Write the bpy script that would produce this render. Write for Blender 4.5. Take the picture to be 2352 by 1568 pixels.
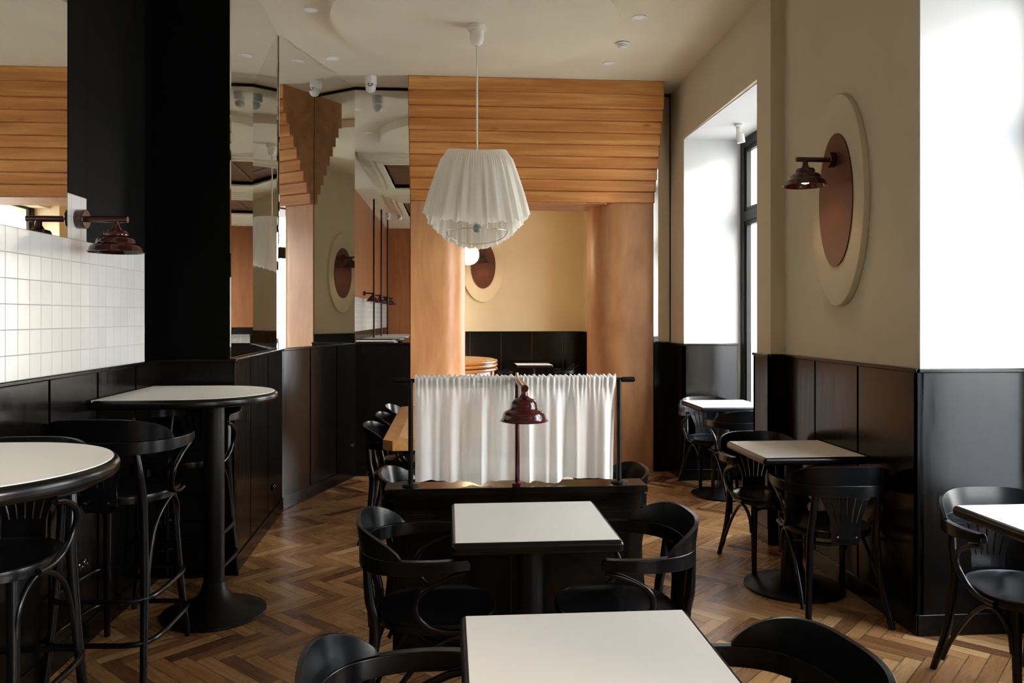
import bpy, bmesh, math, random
from mathutils import Vector, Matrix
random.seed(11)
PI = math.pi
for o in list(bpy.data.objects): bpy.data.objects.remove(o, do_unlink=True)
scn = bpy.context.scene
col = scn.collection

# ------------------------------------------------------------------ camera
cd = bpy.data.cameras.new('camera'); cam = bpy.data.objects.new('camera', cd); col.objects.link(cam)
cam.location = (0, 0, 1.48)
cam.rotation_euler = (PI/2, 0, -math.radians(4.524))
cd.sensor_fit = 'HORIZONTAL'; cd.sensor_width = 36; cd.lens = 36*1820/2352
cd.shift_y = -56/2352; cd.clip_start = .05; cd.clip_end = 200
scn.camera = cam
# ------------------------------------------------------------------ exposure
scn.view_settings.view_transform = 'Standard'; scn.view_settings.look = 'None'
scn.view_settings.exposure = 1.15; scn.view_settings.gamma = 1; scn.view_settings.use_curve_mapping = False
# ------------------------------------------------------------------ sky and daylight
w = bpy.data.worlds.new('world'); scn.world = w; w.use_nodes = True
nt = w.node_tree; nt.nodes.clear()
out = nt.nodes.new('ShaderNodeOutputWorld'); bg = nt.nodes.new('ShaderNodeBackground')
tc = nt.nodes.new('ShaderNodeTexCoord'); sp = nt.nodes.new('ShaderNodeSeparateXYZ'); rp = nt.nodes.new('ShaderNodeValToRGB')
nt.links.new(tc.outputs['Generated'], sp.inputs[0]); nt.links.new(sp.outputs['Z'], rp.inputs[0])
nt.links.new(rp.outputs[0], bg.inputs[0]); nt.links.new(bg.outputs[0], out.inputs[0])
rp.color_ramp.elements[0].color = (1, .985, .95, 1); rp.color_ramp.elements[0].position = 0
rp.color_ramp.elements[1].color = (.72, .82, 1, 1); rp.color_ramp.elements[1].position = .8
bg.inputs[1].default_value = 9.5
sd = bpy.data.lights.new('soft_sun', 'SUN'); sun = bpy.data.objects.new('soft_sun', sd); col.objects.link(sun)
sd.energy = 3.5; sd.angle = math.radians(16); sd.color = (1, .97, .92)
sun.rotation_euler = Vector((-.80, .52, -.30)).to_track_quat('-Z', 'Y').to_euler()
for i, (y0, y1) in enumerate([(5.27, 7.03), (1.72, 3.51), (-1.58, .18), (-4.2, -2.4), (9.4, 11.6)]):   # sampling portals in the window openings
    ld = bpy.data.lights.new('window_portal', 'AREA'); lo = bpy.data.objects.new('window_portal', ld); col.objects.link(lo)
    ld.shape = 'RECTANGLE'; ld.size = 2.5; ld.size_y = y1-y0
    lo.location = (2.95, (y0+y1)/2, 1.8); lo.rotation_euler = (0, PI/2, 0)
    ld.cycles.is_portal = True

# ------------------------------------------------------------------ helpers
def cat(o, label=None, category=None, group=None, kind=None):
    if label: o['label'] = label
    if category: o['category'] = category
    if group: o['group'] = group
    if kind: o['kind'] = kind
    return o
def empty(name, loc=(0, 0, 0), rz=0, label=None, category=None, group=None):
    o = bpy.data.objects.new(name, None); col.objects.link(o); o.empty_display_size = .1
    o.location = loc; o.rotation_euler = (0, 0, rz)
    return cat(o, label, category, group)
def build(name, bm, m, parent=None, smooth=None, bevel=0, seg=2, label=None):
    me = bpy.data.meshes.new(name)
    bmesh.ops.remove_doubles(bm, verts=bm.verts, dist=1e-6)
    bmesh.ops.recalc_face_normals(bm, faces=bm.faces)
    bm.to_mesh(me); bm.free(); me.materials.append(m)
    if smooth:
        me.shade_smooth()
        if smooth is not True: me.set_sharp_from_angle(angle=math.radians(smooth))
    o = bpy.data.objects.new(name, me); col.objects.link(o)
    if parent: o.parent = parent
    if bevel:
        b = o.modifiers.new('bevel', 'BEVEL'); b.width = bevel; b.segments = seg; b.limit_method = 'ANGLE'; b.angle_limit = math.radians(40); b.harden_normals = True
        if not smooth: me.shade_smooth(); me.set_sharp_from_angle(angle=math.radians(35))
    if label: o['label'] = label
    return o
def struct(name, bm, m, **k):
    o = build(name, bm, m, **k)
    if not k.get('parent'): o['kind'] = 'structure'
    return o
def copy_tree(o, parent=None):
    c = o.copy(); col.objects.link(c)
    if parent: c.parent = parent
    for ch in list(o.children): copy_tree(ch, c)
    return c
def place(o, loc, rz, label, group=None):
    o.location = loc; o.rotation_euler = (0, 0, rz); o['label'] = label
    if group: o['group'] = group
    return o
def BM(): return bmesh.new()
def box(bm, x0, x1, y0, y1, z0, z1, M=None):
    vs = [bm.verts.new((x, y, z)) for z in (z0, z1) for x, y in ((x0, y0), (x1, y0), (x1, y1), (x0, y1))]
    if M: 
        for v in vs: v.co = M @ v.co
    for f in ((0, 3, 2, 1), (4, 5, 6, 7), (0, 1, 5, 4), (1, 2, 6, 5), (2, 3, 7, 6), (3, 0, 4, 7)): bm.faces.new([vs[i] for i in f])
    return bm
def prism(bm, pts, z0, z1, M=None):
    a = [bm.verts.new((x, y, z0)) for x, y in pts]; b = [bm.verts.new((x, y, z1)) for x, y in pts]
    if M:
        for v in a+b: v.co = M @ v.co
    bm.faces.new(a[::-1]); bm.faces.new(b); n = len(pts)
    for i in range(n): bm.faces.new([a[i], a[(i+1) % n], b[(i+1) % n], b[i]])
    return bm
def segbox(bm, p0, p1, t, z0, z1, off=0):
    """wall from p0 to p1; thickness t goes to the left of the direction p0->p1, starting at offset off"""
    d = Vector((p1[0]-p0[0], p1[1]-p0[1])).normalized(); n = Vector((-d.y, d.x))
    a = Vector(p0)+n*off; b = Vector(p1)+n*off
    return prism(bm, [tuple(a), tuple(b), tuple(b+n*t), tuple(a+n*t)], z0, z1)
def lathe(bm, prof, seg=32, M=None, caps=True):
    rings = []
    for r, z in prof:
        rg = [bm.verts.new((r*math.cos(2*PI*i/seg), r*math.sin(2*PI*i/seg), z)) for i in range(seg)] if r > 1e-6 else [bm.verts.new((0, 0, z))]
        if M:
            for v in rg: v.co = M @ v.co
        rings.append(rg)
    for a, b in zip(rings, rings[1:]):
        if len(a) == 1 and len(b) == 1: continue
        for i in range(seg):
            j = (i+1) % seg
            if len(a) == 1: bm.faces.new([a[0], b[j], b[i]])
            elif len(b) == 1: bm.faces.new([a[i], a[j], b[0]])
            else: bm.faces.new([a[i], a[j], b[j], b[i]])
    if caps:
        if len(rings[0]) > 1: bm.faces.new(rings[0][::-1])
        if len(rings[-1]) > 1: bm.faces.new(rings[-1])
    return bm
def T(x, y, z): return Matrix.Translation((x, y, z))
def catmull(P, n=8):
    P = [Vector(p) for p in P]; Q = [P[0]*2-P[1]]+P+[P[-1]*2-P[-2]]; out = []
    for i in range(1, len(Q)-2):
        for k in range(n):
            t = k/n; a, b, c, d = Q[i-1], Q[i], Q[i+1], Q[i+2]
            out.append(.5*((2*b)+(c-a)*t+(2*a-5*b+4*c-d)*t*t+(3*b-a-3*c+d)*t**3))
    out.append(P[-1]); return out
def tube(bm, pts, r, seg=10, sub=6, smooth=True, closed=False):
    P = catmull(pts, sub) if smooth and len(pts) > 2 and not closed else [Vector(p) for p in pts]
    n = len(P); rr = r if isinstance(r, (list, tuple)) else [r, r]
    up = Vector((0, 0, 1)); prev = None; rings = []
    for i, p in enumerate(P):
        if closed: d = (P[(i+1) % n]-P[i-1]).normalized()
        else: d = (P[min(i+1, n-1)]-P[max(i-1, 0)]).normalized()
        if prev is None:
            s = d.cross(up)
            if s.length < .05: s = d.cross(Vector((0, 1, 0)))
            s.normalize()
        else:
            s = prev-d*prev.dot(d); s.normalize()
        prev = s; u = s.cross(d)
        q = i/(n-1)*(len(rr)-1); k = min(int(q), len(rr)-2); R = rr[k]+(rr[k+1]-rr[k])*(q-k)
        rings.append([bm.verts.new(p+s*R*math.cos(2*PI*j/seg)+u*R*math.sin(2*PI*j/seg)) for j in range(seg)])
    for i in range(n if closed else n-1):
        a, b = rings[i], rings[(i+1) % n]
        for j in range(seg): bm.faces.new([a[j], a[(j+1) % seg], b[(j+1) % seg], b[j]])
    if not closed: bm.faces.new(rings[0][::-1]); bm.faces.new(rings[-1])
    return bm
def ellipse_disc(bm, cy, cz, ry, rz, x0, x1, n=64):
    a = [bm.verts.new((x0, cy+ry*math.cos(2*PI*i/n), cz+rz*math.sin(2*PI*i/n))) for i in range(n)]
    b = [bm.verts.new((x1, cy+ry*math.cos(2*PI*i/n), cz+rz*math.sin(2*PI*i/n))) for i in range(n)]
    bm.faces.new(a); bm.faces.new(b[::-1])
    for i in range(n): bm.faces.new([a[i], b[i], b[(i+1) % n], a[(i+1) % n]])
    return bm

# ------------------------------------------------------------------ materials
def mat(name, color=(.5, .5, .5), rough=.5, metal=0, spec=.5, emit=None, estr=0, coat=0, coat_rough=.1):
    m = bpy.data.materials.new(name); m.use_nodes = True; b = m.node_tree.nodes['Principled BSDF']
    b.inputs['Base Color'].default_value = (*color, 1); b.inputs['Roughness'].default_value = rough
    b.inputs['Metallic'].default_value = metal; b.inputs['Specular IOR Level'].default_value = spec
    b.inputs['Coat Weight'].default_value = coat; b.inputs['Coat Roughness'].default_value = coat_rough
    if emit: b.inputs['Emission Color'].default_value = (*emit, 1); b.inputs['Emission Strength'].default_value = estr
    return m
def N(m, t, **k):
    n = m.node_tree.nodes.new(t)
    for a, v in k.items(): setattr(n, a, v)
    return n
def L(m, a, b): m.node_tree.links.new(a, b)
def P(m): return m.node_tree.nodes['Principled BSDF']
def ramp(m, *els):
    r = N(m, 'ShaderNodeValToRGB'); e = r.color_ramp.elements
    while len(e) < len(els): e.new(.5)
    for x, (p, c) in zip(e, els): x.position = p; x.color = (*c, 1) if len(c) == 3 else c
    return r
def coords(m, scale=(1, 1, 1), rot=(0, 0, 0), kind='Object'):
    tc = N(m, 'ShaderNodeTexCoord'); mp = N(m, 'ShaderNodeMapping'); mp.inputs['Scale'].default_value = scale; mp.inputs['Rotation'].default_value = rot
    L(m, tc.outputs[kind], mp.inputs[0]); return mp.outputs[0]
def add_bump(m, vec, scale, strength, dist=.002, detail=4):
    n = N(m, 'ShaderNodeTexNoise'); n.inputs['Scale'].default_value = scale; n.inputs['Detail'].default_value = detail; L(m, vec, n.inputs['Vector'])
    b = N(m, 'ShaderNodeBump'); b.inputs['Strength'].default_value = strength; b.inputs['Distance'].default_value = dist
    L(m, n.outputs['Fac'], b.inputs['Height']); L(m, b.outputs[0], P(m).inputs['Normal']); return n
def plaster(name, c, rough=.85):
    m = mat(name, c, rough, spec=.3); v = coords(m); n = add_bump(m, v, 60, .12, .001, 6)
    n2 = N(m, 'ShaderNodeTexNoise'); n2.inputs['Scale'].default_value = 1.7; L(m, v, n2.inputs['Vector'])
    r = ramp(m, (.3, tuple(x*.96 for x in c)), (.7, tuple(min(1, x*1.03) for x in c))); L(m, n2.outputs['Fac'], r.inputs[0]); L(m, r.outputs[0], P(m).inputs['Base Color'])
    return m
M_wall = plaster('cream_plaster', (.56, .505, .36))
M_ceil = plaster('ceiling_paint', (.68, .625, .46))
M_white = plaster('daylit_reveal_plaster', (.60, .60, .575))  # wall paint whitened: direct daylight on the reveals put into the colour
M_far = plaster('warm_cream_plaster', (.72, .59, .38))
def black_lacquer(name, base, rough, grain=(30, 30, 2), bump=.25):
    m = mat(name, base, rough, spec=.23); v = coords(m, grain)
    n = add_bump(m, v, 2.2, bump, .0012, 5)
    r = ramp(m, (.3, (rough*.8,)*3), (.8, (min(1, rough*1.35),)*3)); L(m, n.outputs['Fac'], r.inputs[0]); L(m, r.outputs[0], P(m).inputs['Roughness'])
    return m
M_wains = black_lacquer('black_painted_panel', (.0035, .003, .0026), .19, (14, 14, 1.2), .06)
M_blk = mat('black_stained_beech', (.002, .0024, .003), .25, spec=.3)
M_edge = mat('black_table_edge', (.003, .0027, .0024), .26, spec=.35)
M_metal = mat('black_powder_coat', (.003, .003, .003), .42, spec=.22)
M_lamin = plaster('beige_laminate', (.77, .73, .645), .45)
M_red = mat('oxblood_enamel', (.05, .0028, .005), .16, coat=.6, coat_rough=.05)
M_brn = mat('dark_oxblood_enamel', (.028, .0035, .003), .16, coat=.5, coat_rough=.08)
M_shin = mat('lamp_inside_white', (.8, .78, .72), .5)
M_mirror = mat('mirror_silver', (.86, .86, .83), .012, metal=1)
M_ivory = mat('ivory_gloss', (.74, .70, .58), .25)
M_plast = mat('white_plastic', (.72, .71, .67), .4)
M_lens = mat('dark_lens', (.01, .01, .01), .08)
M_chrome = mat('chrome', (.7, .7, .72), .15, metal=1)
M_brass = mat('pale_metal', (.6, .5, .36), .3, metal=1)
M_bulb = mat('frosted_blue_bulb', (.20, .26, .32), .3)
M_glow = mat('lit_opal_globe', (1, .85, .6), .4, emit=(1, .70, .36), estr=9)
M_warmbulb = mat('lit_warm_bulb', (1, .9, .7), .4, emit=(1, .68, .36), estr=4)
# maroon oval plate
M_oval = mat('copper_brown_plate', (.095, .024, .010), .42, metal=.2); add_bump(M_oval, coords(M_oval), 260, .35, .0008, 2)
# tile
M_tile = mat('white_glazed_tile', (.74, .75, .72), .08)
def tile_nodes(m):
    tc = N(m, 'ShaderNodeTexCoord'); s = N(m, 'ShaderNodeSeparateXYZ'); c = N(m, 'ShaderNodeCombineXYZ')
    L(m, tc.outputs['Object'], s.inputs[0]); L(m, s.outputs['Y'], c.inputs[0]); L(m, s.outputs['Z'], c.inputs[1])
    mp = N(m, 'ShaderNodeMapping'); L(m, c.outputs[0], mp.inputs[0]); mp.inputs['Location'].default_value = (.03, -1.8215+.0975*20, 0)
    b = N(m, 'ShaderNodeTexBrick'); b.offset = 0; b.squash = 1; L(m, mp.outputs[0], b.inputs['Vector'])
    b.inputs['Color1'].default_value = (.60, .60, .57, 1); b.inputs['Color2'].default_value = (.55, .555, .53, 1); b.inputs['Mortar'].default_value = (.36, .355, .33, 1)
    b.inputs['Scale'].default_value = 1; b.inputs['Mortar Size'].default_value = .0022; b.inputs['Mortar Smooth'].default_value = .3
    b.inputs['Brick Width'].default_value = .0865; b.inputs['Row Height'].default_value = .0975
    L(m, b.outputs['Color'], P(m).inputs['Base Color'])
    n = N(m, 'ShaderNodeTexNoise'); n.inputs['Scale'].default_value = 9; L(m, c.outputs[0], n.inputs['Vector'])
    a = N(m, 'ShaderNodeMath', operation='MULTIPLY_ADD'); L(m, b.outputs['Fac'], a.inputs[0]); a.inputs[1].default_value = -1; L(m, n.outputs['Fac'], a.inputs[2])
    bp = N(m, 'ShaderNodeBump'); bp.inputs['Strength'].default_value = .35; bp.inputs['Distance'].default_value = .0015
    L(m, a.outputs[0], bp.inputs['Height']); L(m, bp.outputs[0], P(m).inputs['Normal'])
    r = ramp(m, (0, (.13,)*3), (1, (.6,)*3)); L(m, b.outputs['Fac'], r.inputs[0]); L(m, r.outputs[0], P(m).inputs['Roughness'])
tile_nodes(M_tile)
# woods
def wood(name, c0, c1, c2, scale, rough=.4, dist=1.2, knots=True, wave=False, coat=0):
    m = mat(name, c1, rough, coat=coat, coat_rough=.2); oi = N(m, 'ShaderNodeObjectInfo'); tc = N(m, 'ShaderNodeTexCoord')
    add = N(m, 'ShaderNodeVectorMath', operation='ADD'); cmb = N(m, 'ShaderNodeVectorMath', operation='SCALE'); L(m, oi.outputs['Random'], cmb.inputs['Scale']); cmb.inputs[0].default_value = (17, 9, 23)
    L(m, tc.outputs['Object'], add.inputs[0]); L(m, cmb.outputs[0], add.inputs[1])
    mp = N(m, 'ShaderNodeMapping'); mp.inputs['Scale'].default_value = scale; L(m, add.outputs[0], mp.inputs[0])
    n = N(m, 'ShaderNodeTexNoise'); n.inputs['Scale'].default_value = 1; n.inputs['Detail'].default_value = 6; n.inputs['Roughness'].default_value = .6; n.inputs['Distortion'].default_value = dist
    L(m, mp.outputs[0], n.inputs['Vector'])
    r = ramp(m, (.30, c0), (.5, c1), (.70, c2)); L(m, n.outputs['Fac'], r.inputs[0]); colr = r.outputs[0]
    f = N(m, 'ShaderNodeTexNoise'); f.inputs['Scale'].default_value = 7; f.inputs['Detail'].default_value = 3; L(m, mp.outputs[0], f.inputs['Vector'])
    fr = ramp(m, (.35, (.93,)*3), (.65, (1.03,)*3)); L(m, f.outputs['Fac'], fr.inputs[0])
    mx = N(m, 'ShaderNodeMix', data_type='RGBA', blend_type='MULTIPLY'); mx.inputs['Factor'].default_value = 1; L(m, colr, mx.inputs['A']); L(m, fr.outputs[0], mx.inputs['B']); colr = mx.outputs['Result']
    if knots:
        v = N(m, 'ShaderNodeTexVoronoi'); v.inputs['Scale'].default_value = .9; mp2 = N(m, 'ShaderNodeMapping'); mp2.inputs['Scale'].default_value = (1.6, 4, 5); L(m, add.outputs[0], mp2.inputs[0]); L(m, mp2.outputs[0], v.inputs['Vector'])
        kr = ramp(m, (.035, (.35, .22, .14)), (.10, (1, 1, 1))); L(m, v.outputs['Distance'], kr.inputs[0])
        mk = N(m, 'ShaderNodeMix', data_type='RGBA', blend_type='MULTIPLY'); mk.inputs['Factor'].default_value = .85; L(m, colr, mk.inputs['A']); L(m, kr.outputs[0], mk.inputs['B']); colr = mk.outputs['Result']
    L(m, colr, P(m).inputs['Base Color']); return m
M_board = wood('honey_pine_board', (.40, .145, .030), (.54, .22, .053), (.70, .35, .11), (.8, 6, 14), .42, dist=.6)
M_veneer = wood('birch_veneer', (.36, .15, .052), (.46, .215, .082), (.56, .29, .125), (2.6, 2.6, .7), .45, dist=1.6, knots=False)
M_ply = wood('stained_plywood', (.24, .09, .02), (.34, .14, .035), (.42, .19, .06), (4, 4, 4), .5, knots=False)
M_panelwood = wood('brown_wall_veneer', (.22, .075, .02), (.30, .105, .03), (.36, .14, .045), (5, 5, .5), .35, knots=False)
M_oak = wood('oak_table', (.42, .22, .08), (.55, .31, .13), (.62, .37, .17), (12, 1.5, 8), .35, knots=False)
M_oakd = wood('oak_border', (.30, .13, .04), (.38, .18, .06), (.45, .23, .08), (12, 3, 8), .35, knots=False)
M_amber = mat('varnished_amber_wood', (.50, .20, .05), .2, coat=.5)
M_slat = wood('coffer_slats', (.12, .05, .018), (.17, .075, .028), (.22, .10, .04), (3, 20, 3), .5, knots=False)
# cloth
def cloth(name, c, dif, tra, thr):
    m = bpy.data.materials.new(name); m.use_nodes = True; t = m.node_tree; t.nodes.clear()
    o = t.nodes.new('ShaderNodeOutputMaterial'); d = t.nodes.new('ShaderNodeBsdfDiffuse'); tr = t.nodes.new('ShaderNodeBsdfTranslucent'); tp = t.nodes.new('ShaderNodeBsdfTransparent')
    d.inputs[0].default_value = (*c, 1); tr.inputs[0].default_value = (*c, 1)
    a = t.nodes.new('ShaderNodeMixShader'); a.inputs[0].default_value = tra/(dif+tra); b = t.nodes.new('ShaderNodeMixShader'); b.inputs[0].default_value = thr
    t.links.new(d.outputs[0], a.inputs[1]); t.links.new(tr.outputs[0], a.inputs[2]); t.links.new(a.outputs[0], b.inputs[1]); t.links.new(tp.outputs[0], b.inputs[2]); t.links.new(b.outputs[0], o.inputs[0])
    tc = t.nodes.new('ShaderNodeTexCoord'); wv = t.nodes.new('ShaderNodeTexNoise'); wv.inputs['Scale'].default_value = 500; wv.inputs['Detail'].default_value = 2; t.links.new(tc.outputs['Object'], wv.inputs['Vector'])
    bp = t.nodes.new('ShaderNodeBump'); bp.inputs['Strength'].default_value = .25; bp.inputs['Distance'].default_value = .0004; t.links.new(wv.outputs['Fac'], bp.inputs['Height']); t.links.new(bp.outputs[0], d.inputs['Normal'])
    return m
M_linen = cloth('sheer_white_linen', (.95, .95, .925), .70, .35, .09)
M_skirt = cloth('white_cotton_voile', (.88, .86, .78), .6, .4, .06)
M_glass = bpy.data.materials.new('window_glass'); M_glass.use_nodes = True
t = M_glass.node_tree; t.nodes.clear(); o_ = t.nodes.new('ShaderNodeOutputMaterial'); g_ = t.nodes.new('ShaderNodeBsdfGlossy'); g_.inputs['Roughness'].default_value = .02; tp_ = t.nodes.new('ShaderNodeBsdfTransparent'); mx_ = t.nodes.new('ShaderNodeMixShader'); mx_.inputs[0].default_value = .07
t.links.new(tp_.outputs[0], mx_.inputs[1]); t.links.new(g_.outputs[0], mx_.inputs[2]); t.links.new(mx_.outputs[0], o_.inputs[0])
# herringbone floor material
M_floor = mat('herringbone_oak', (.3, .15, .06), .3, spec=.5)
def floor_nodes(m):
    uv = N(m, 'ShaderNodeUVMap'); uv.uv_map = 'plank'; at = N(m, 'ShaderNodeAttribute'); at.attribute_name = 'tone'
    sc = N(m, 'ShaderNodeSeparateColor'); L(m, at.outputs['Color'], sc.inputs[0]); su = N(m, 'ShaderNodeSeparateXYZ'); L(m, uv.outputs[0], su.inputs[0])
    r = ramp(m, (0, (.11, .044, .017)), (.22, (.22, .10, .034)), (.5, (.32, .157, .054)), (.8, (.39, .205, .076)), (1, (.50, .295, .125))); L(m, sc.outputs['Red'], r.inputs[0])
    off = N(m, 'ShaderNodeMath', operation='MULTIPLY'); L(m, sc.outputs['Green'], off.inputs[0]); off.inputs[1].default_value = 60
    cx = N(m, 'ShaderNodeMath', operation='MULTIPLY'); L(m, su.outputs['X'], cx.inputs[0]); cx.inputs[1].default_value = 2.6
    cy = N(m, 'ShaderNodeMath', operation='MULTIPLY'); L(m, su.outputs['Y'], cy.inputs[0]); cy.inputs[1].default_value = 38
    c = N(m, 'ShaderNodeCombineXYZ'); L(m, cx.outputs[0], c.inputs[0]); L(m, cy.outputs[0], c.inputs[1]); L(m, off.outputs[0], c.inputs[2])
    n = N(m, 'ShaderNodeTexNoise'); n.inputs['Scale'].default_value = 1; n.inputs['Detail'].default_value = 7; n.inputs['Roughness'].default_value = .65; n.inputs['Distortion'].default_value = 1.4; L(m, c.outputs[0], n.inputs['Vector'])
    gr = ramp(m, (.28, (.86, .84, .82)), (.5, (1, 1, 1)), (.72, (1.10, 1.09, 1.08))); L(m, n.outputs['Fac'], gr.inputs[0])
    mx = N(m, 'ShaderNodeMix', data_type='RGBA', blend_type='MULTIPLY'); mx.inputs['Factor'].default_value = 1; L(m, r.outputs[0], mx.inputs['A']); L(m, gr.outputs[0], mx.inputs['B'])
    # dark joints
    def edge(sock, size):
        a = N(m, 'ShaderNodeMath', operation='SUBTRACT'); a.inputs[0].default_value = size; L(m, sock, a.inputs[1])
        b = N(m, 'ShaderNodeMath', operation='MINIMUM'); L(m, sock, b.inputs[0]); L(m, a.outputs[0], b.inputs[1]); return b.outputs[0]
    e = N(m, 'ShaderNodeMath', operation='MINIMUM'); L(m, edge(su.outputs['X'], .35), e.inputs[0]); L(m, edge(su.outputs['Y'], .07), e.inputs[1])
    er = ramp(m, (0, (.2,)*3), (.0022, (1,)*3)); L(m, e.outputs[0], er.inputs[0])
    m2 = N(m, 'ShaderNodeMix', data_type='RGBA', blend_type='MULTIPLY'); m2.inputs['Factor'].default_value = 1; L(m, mx.outputs['Result'], m2.inputs['A']); L(m, er.outputs[0], m2.inputs['B'])
    L(m, m2.outputs['Result'], P(m).inputs['Base Color'])
    rr = ramp(m, (.3, (.20,)*3), (.7, (.36,)*3)); L(m, n.outputs['Fac'], rr.inputs[0]); L(m, rr.outputs[0], P(m).inputs['Roughness'])
    bp = N(m, 'ShaderNodeBump'); bp.inputs['Strength'].default_value = .2; bp.inputs['Distance'].default_value = .001; L(m, er.outputs[0], bp.inputs['Height']); L(m, bp.outputs[0], P(m).inputs['Normal'])
floor_nodes(M_floor)

# ------------------------------------------------------------------ the setting
CZ = 3.63; XL = -1.645; XA = 2.18
def make_floor():
    Lp, W = .35, .07; s = math.sqrt(.5); vs = []; fs = []; uvs = []; tones = []
    def add(u0, u1, v0, v1, along_u):
        cs = [(u0, v0), (u1, v0), (u1, v1), (u0, v1)]
        P4 = [((a+b)*s, (b-a)*s+4) for a, b in cs]
        cx = sum(p[0] for p in P4)/4; cy = sum(p[1] for p in P4)/4
        if not (-2.6 < cx < 3.2 and -4.6 < cy < 13.2): return
        i = len(vs); vs.extend((x, y, 0) for x, y in P4); fs.append((i, i+1, i+2, i+3))
        uvs.extend([(0, 0), (Lp, 0), (Lp, W), (0, W)] if along_u else [(0, 0), (0, W), (Lp, W), (Lp, 0)])
        t = min(1, max(0, random.gauss(.52, .27))); g = random.random(); tones.extend([(t, g, 0, 1)]*4)
    for k in range(-300, 300):
        for m in range(-32, 32):
            ox = k*W+m*Lp; oy = k*W-m*Lp
            add(ox, ox+Lp, oy, oy+W, True); add(ox+Lp, ox+Lp+W, oy+W-Lp, oy+W, False)
    me = bpy.data.meshes.new('floor'); me.from_pydata(vs, [], fs)
    me.uv_layers.new(name='plank'); me.color_attributes.new('tone', 'FLOAT_COLOR', 'CORNER'); ul = me.uv_layers['plank']; ca = me.color_attributes['tone']
    for i, l in enumerate(me.loops):
        # uv for the vertical planks runs along v
        ul.data[i].uv = uvs[l.vertex_index]; ca.data[i].color = tones[l.vertex_index]
    me.materials.append(M_floor); o = bpy.data.objects.new('floor', me); col.objects.link(o); o['kind'] = 'structure'
make_floor()
struct('floor_slab', box(BM(), -2.6, 3.2, -4.6, 13.2, -.15, -.004), M_edge)
struct('ceiling', box(BM(), -2.3, 3.0, -4.6, 7.62, CZ, CZ+.15), M_ceil)
struct('ceiling', box(BM(), -2.3, 3.0, 7.62, 13.2, 3.4, 3.55), M_far)

# right wall with window niches
b = BM()
box(b, XA, 2.95, 3.53, 5.01, 0, CZ); prism(b, [(2.085, 5.01), (2.95, 5.01), (2.95, 5.25), (2.089, 5.25)], 0, CZ)
prism(b, [(2.089, 5.25), (2.95, 5.25), (2.95, 7.05), (2.119, 7.05)], 3.10, CZ)
prism(b, [(2.119, 7.05), (2.95, 7.05), (2.95, 7.62), (2.126, 7.62)], 0, CZ)
for a0, a1 in ((1.70, 3.53), (-1.6, .2), (-4.2, -2.4)): box(b, XA, 2.95, a0, a1, 3.10, CZ)
box(b, XA, 2.95, .2, 1.70, 0, CZ); box(b, XA, 2.95, -2.4, -1.6, 0, CZ); box(b, XA, 2.95, -4.6, -4.2, 0, CZ)
struct('wall_right', b, M_wall)
# window reveals and soffits, daylight painted in as whiter plaster
k = 0
for a0, a1, xf in ((5.25, 7.05, 2.092), (1.70, 3.53, XA), (-1.6, .2, XA), (-4.2, -2.4, XA)):
    b = BM(); k += 1
    xe = 2.119 if a0 > 5 else xf
    box(b, xe+.003, 2.74, a1-.006, a1, 1.24, 3.10); box(b, xf+.003, 2.74, a0, a0+.006, 1.24, 3.10); box(b, xe+.003, 2.74, a0+.006, a1-.006, 3.094, 3.10)
    struct('trim_%d' % k, b, M_white)

def window(i, y0, y1, X=2.74, z0=.42, z1=3.094):
    r = empty('window_%d' % i, (0, 0, 0)); r['kind'] = 'structure'
    f = BM(); d = .07
    for a, c in ((y0, y0+.09), (y1-.09, y1), ((y0+y1)/2-.045, (y0+y1)/2+.045)): box(f, X, X+d, a, c, z0, z1)
    for a, c in ((z0, z0+.09), (2.34, 2.43), (z1-.09, z1)): box(f, X+.001, X+d-.001, y0, y1, a, c)
    struct('window_frame', f, M_metal, parent=r, bevel=.006)
    s = BM()
    for a, c in ((y0+.09, (y0+y1)/2-.045), ((y0+y1)/2+.045, y1-.09)):
        for e, g in ((z0+.09, 2.34), (2.43, z1-.09)):
            for q in ((a, a+.035, e, g), (c-.035, c, e, g), (a+.035, c-.035, e, e+.035), (a+.035, c-.035, g-.035, g)): box(s, X+.015, X+.055, *q)
    struct('sash', s, M_metal, parent=r)
    for a, c in ((y0+.125, (y0+y1)/2-.08), ((y0+y1)/2+.08, y1-.125)):
        for e, g in ((z0+.125, 2.305), (2.465, z1-.125)): struct('pane', box(BM(), X+.03, X+.036, a, c, e, g), M_glass, parent=r)
    struct('window_sill', box(BM(), X-.02, X+.2, y0, y1, 0, z0), M_wains, parent=r)
for i, (a0, a1) in enumerate([(5.257, 7.043), (1.707, 3.523), (-1.593, .193), (-4.193, -2.407)]): window(i+1, a0, a1, X=2.74 if i else 2.645)

# left wall, column, angled back-left walls, back walls
b = BM()
box(b, -2.1, -1.70, -4.6, 4.69, 0, CZ); box(b, -2.1, -1.272, 4.69, 4.72, 0, CZ)
struct('wall_left', b, mat('black_upper_wall', (.0015, .0015, .0014), .55, spec=.05))
E0, E1, F1 = (-1.228, 4.665), (-1.272, 6.17), (-.872, 7.465)
def back(off): return off
b = BM(); segbox(b, (E0[0]-.047, 4.72), (E1[0]-.047, E1[1]), .3, 0, CZ)
struct('wall_left', b, M_wains)
b = BM(); segbox(b, (E1[0]-.05, E1[1]-.03), (F1[0]-.043, F1[1]+.03), .3, 0, CZ)
struct('wall_left', b, M_wains)
b = BM(); box(b, -1.3, -.365, 7.50, 7.62, 0, CZ); box(b, 1.955, 2.2, 7.50, 7.62, 0, CZ); struct('wall_back', b, M_wains)
b = BM(); box(b, -.365, 1.955, 7.90, 8.0, 2.56, CZ); struct('wall_back', b, M_far)
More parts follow.
